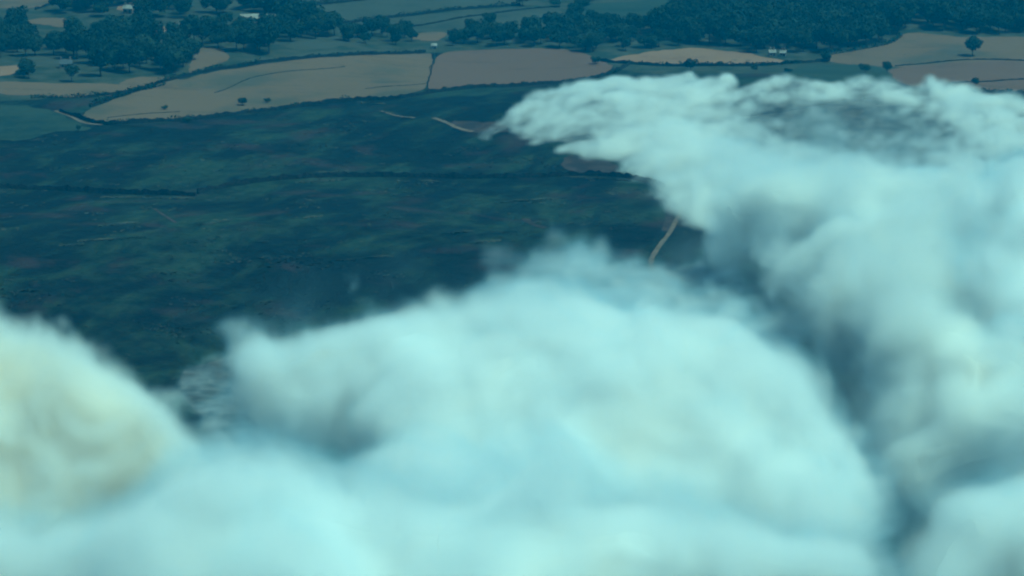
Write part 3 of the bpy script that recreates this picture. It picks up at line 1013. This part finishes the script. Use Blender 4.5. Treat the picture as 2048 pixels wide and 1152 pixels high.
plume('low white smoke puff in the bottom right corner', [
    (1970, 1100, 650, 11), (2060, 1050, 660, 13), (2070, 1160, 650, 15), (1900, 1180, 640, 11)],
    C_WHITE, V_WHITE, 1.05, 21, 60, 4, 22, T=13, A=50, soft=13, D=.09, ns=24, thin_T=26, thin_D=.02, bd=.24)


for c, vm, vox, e, sd, kw in VEILS:
    veil('smoke_veil', c, vm, vox, e, seed=sd, **kw)

# two more burnt patches: behind the central billow, and in the notch on the left
# depth of the smoke over the scorched slope
CTRL = [(995, 238, 3, 1), (1060, 230, 4.5, 1.1), (1150, 230, 6, .9), (1200, 184, 4, 1.4), (1300, 180, 3.5, 1.5), (1250, 250, 8, .7), (1350, 300, 13, .9), (1400, 200, 6, 1.2), (1450, 240, 6, .6), (1500, 186, 3, 1.8), (1650, 190, 3, 2.0), (1800, 194, 3.5, 1.8),
        (1540, 225, 5, .16), (1600, 250, 5, .10), (1640, 218, 4, .10), (1700, 235, 4, .05), (1760, 222, 4, .10), (1780, 265, 5, .08), (1850, 265, 6, .16), (1680, 290, 6, .14), (1800, 310, 8, .2), (1650, 350, 9, .35), (1560, 320, 10, .4),
        (1500, 400, 18, .8), (1450, 360, 16, 1), (1420, 440, 8, 1), (1700, 420, 16, .6), (1850, 420, 16, .6), (1930, 250, 10, 1), (2000, 232, 6, 1.2), (2100, 260, 12, 1), (1980, 330, 8, .5), (1360, 370, 10, 1), (1220, 310, 6, 1), (1110, 280, 4, 1), (1600, 480, 20, .8), (1900, 500, 22, .8), (1880, 197, 7, 1.3)]


def smoulder(patch, ctrl, label, mat=None, **kw):
    mat = mat or V_WHITE
    cp = np.array([(*gp(c_[0], c_[1]).xy, c_[2], c_[3] if len(c_) > 3 else 1.0) for c_ in ctrl])
    vals = []
    for v in patch.data.vertices:
        d2 = ((cp[:, 0] - v.co.x) ** 2 + ((cp[:, 1] - v.co.y) * .6) ** 2) + 9
        w_ = 1 / d2 ** 1.6
        vals.append(((w_ * cp[:, 2]).sum() / w_.sum(), (w_ * cp[:, 3]).sum() / w_.sum()))
    vals = np.array(vals, np.float32)
    for k, nm in enumerate(('thick', 'dens')):
        patch.data.attributes.new(nm, 'FLOAT', 'POINT').data.foreach_set('value', np.ascontiguousarray(vals[:, k]))
    e = bpy.data.objects.new('smoke_plume', None)
    COL.objects.link(e)
    tag(e, label, 'smoke', 'billows of wildfire smoke')
    veil('smoke_veil', patch, mat, 1.6, e, attr=True, **kw)


smoulder(scorch, CTRL, 'thin ragged fan of smoke streaming over the scorched slope', mat=V_PALE, A=1.7, soft=.9, D=.34, ns=15, pad=28, seed=400.0, wind=R(17), stretch=(1.0, .5, 1.0), gap=(17, .27, .56), zvox=.6)
patch = drape('scorched_ground', ground_poly([(930, 590), (1080, 540), (1250, 545), (1330, 530), (1400, 545), (1560, 600), (1640, 700), (1300, 740), (1000, 700)], 6.0, 3), M_SCORCH, .2, 6, 'burnt ground behind the central billow at the end of the sandy track')
smoulder(patch, [(930, 590, 5), (1080, 560, 14), (1150, 550, 18), (1250, 560, 15), (1330, 540, 2.5), (1390, 550, 4), (1480, 590, 5, .7), (1560, 620, 3, .6), (1200, 640, 20), (1000, 640, 14), (1450, 640, 13), (1560, 660, 7), (1640, 700, 5)],
         'bluish translucent smoke rising behind the central billow', A=2.4, soft=1.1, D=.12, ns=18, pad=34, seed=77.0, gap=(30, .25, .6))
patch = drape('scorched_ground', ground_poly([(345, 760), (400, 735), (470, 715), (560, 790), (540, 900), (430, 910), (385, 830)], 4.0, 2), M_SCORCH, .2, 6, 'burnt ground in the notch between the left and central billows')
smoulder(patch, [(350, 760, 1.5), (400, 745, 2), (440, 730, 4), (470, 750, 5), (430, 800, 3), (400, 800, 2), (480, 830, 5), (550, 800, 8), (450, 880, 5), (520, 880, 8)],
         'curling thin wisps in the notch between the left and central billows', A=2.0, soft=1.2, D=.12, ns=12, pad=14, seed=177.0, gap=(13, .36, .62), zvox=.5)

# ------------------------------------------------------------------ haze
hz = mesh('haze', *box((0, 4500, -14), (17000, 16000, 300)))
hm = smoke_material('blue_haze', (.16, .50, 1.0), .1)
hm.node_tree.nodes['Principled Volume'].inputs['Density'].default_value = .000115
tag(link('haze', hz, mat=hm), 'thin bluish summer haze filling the valley air', kind='stuff')
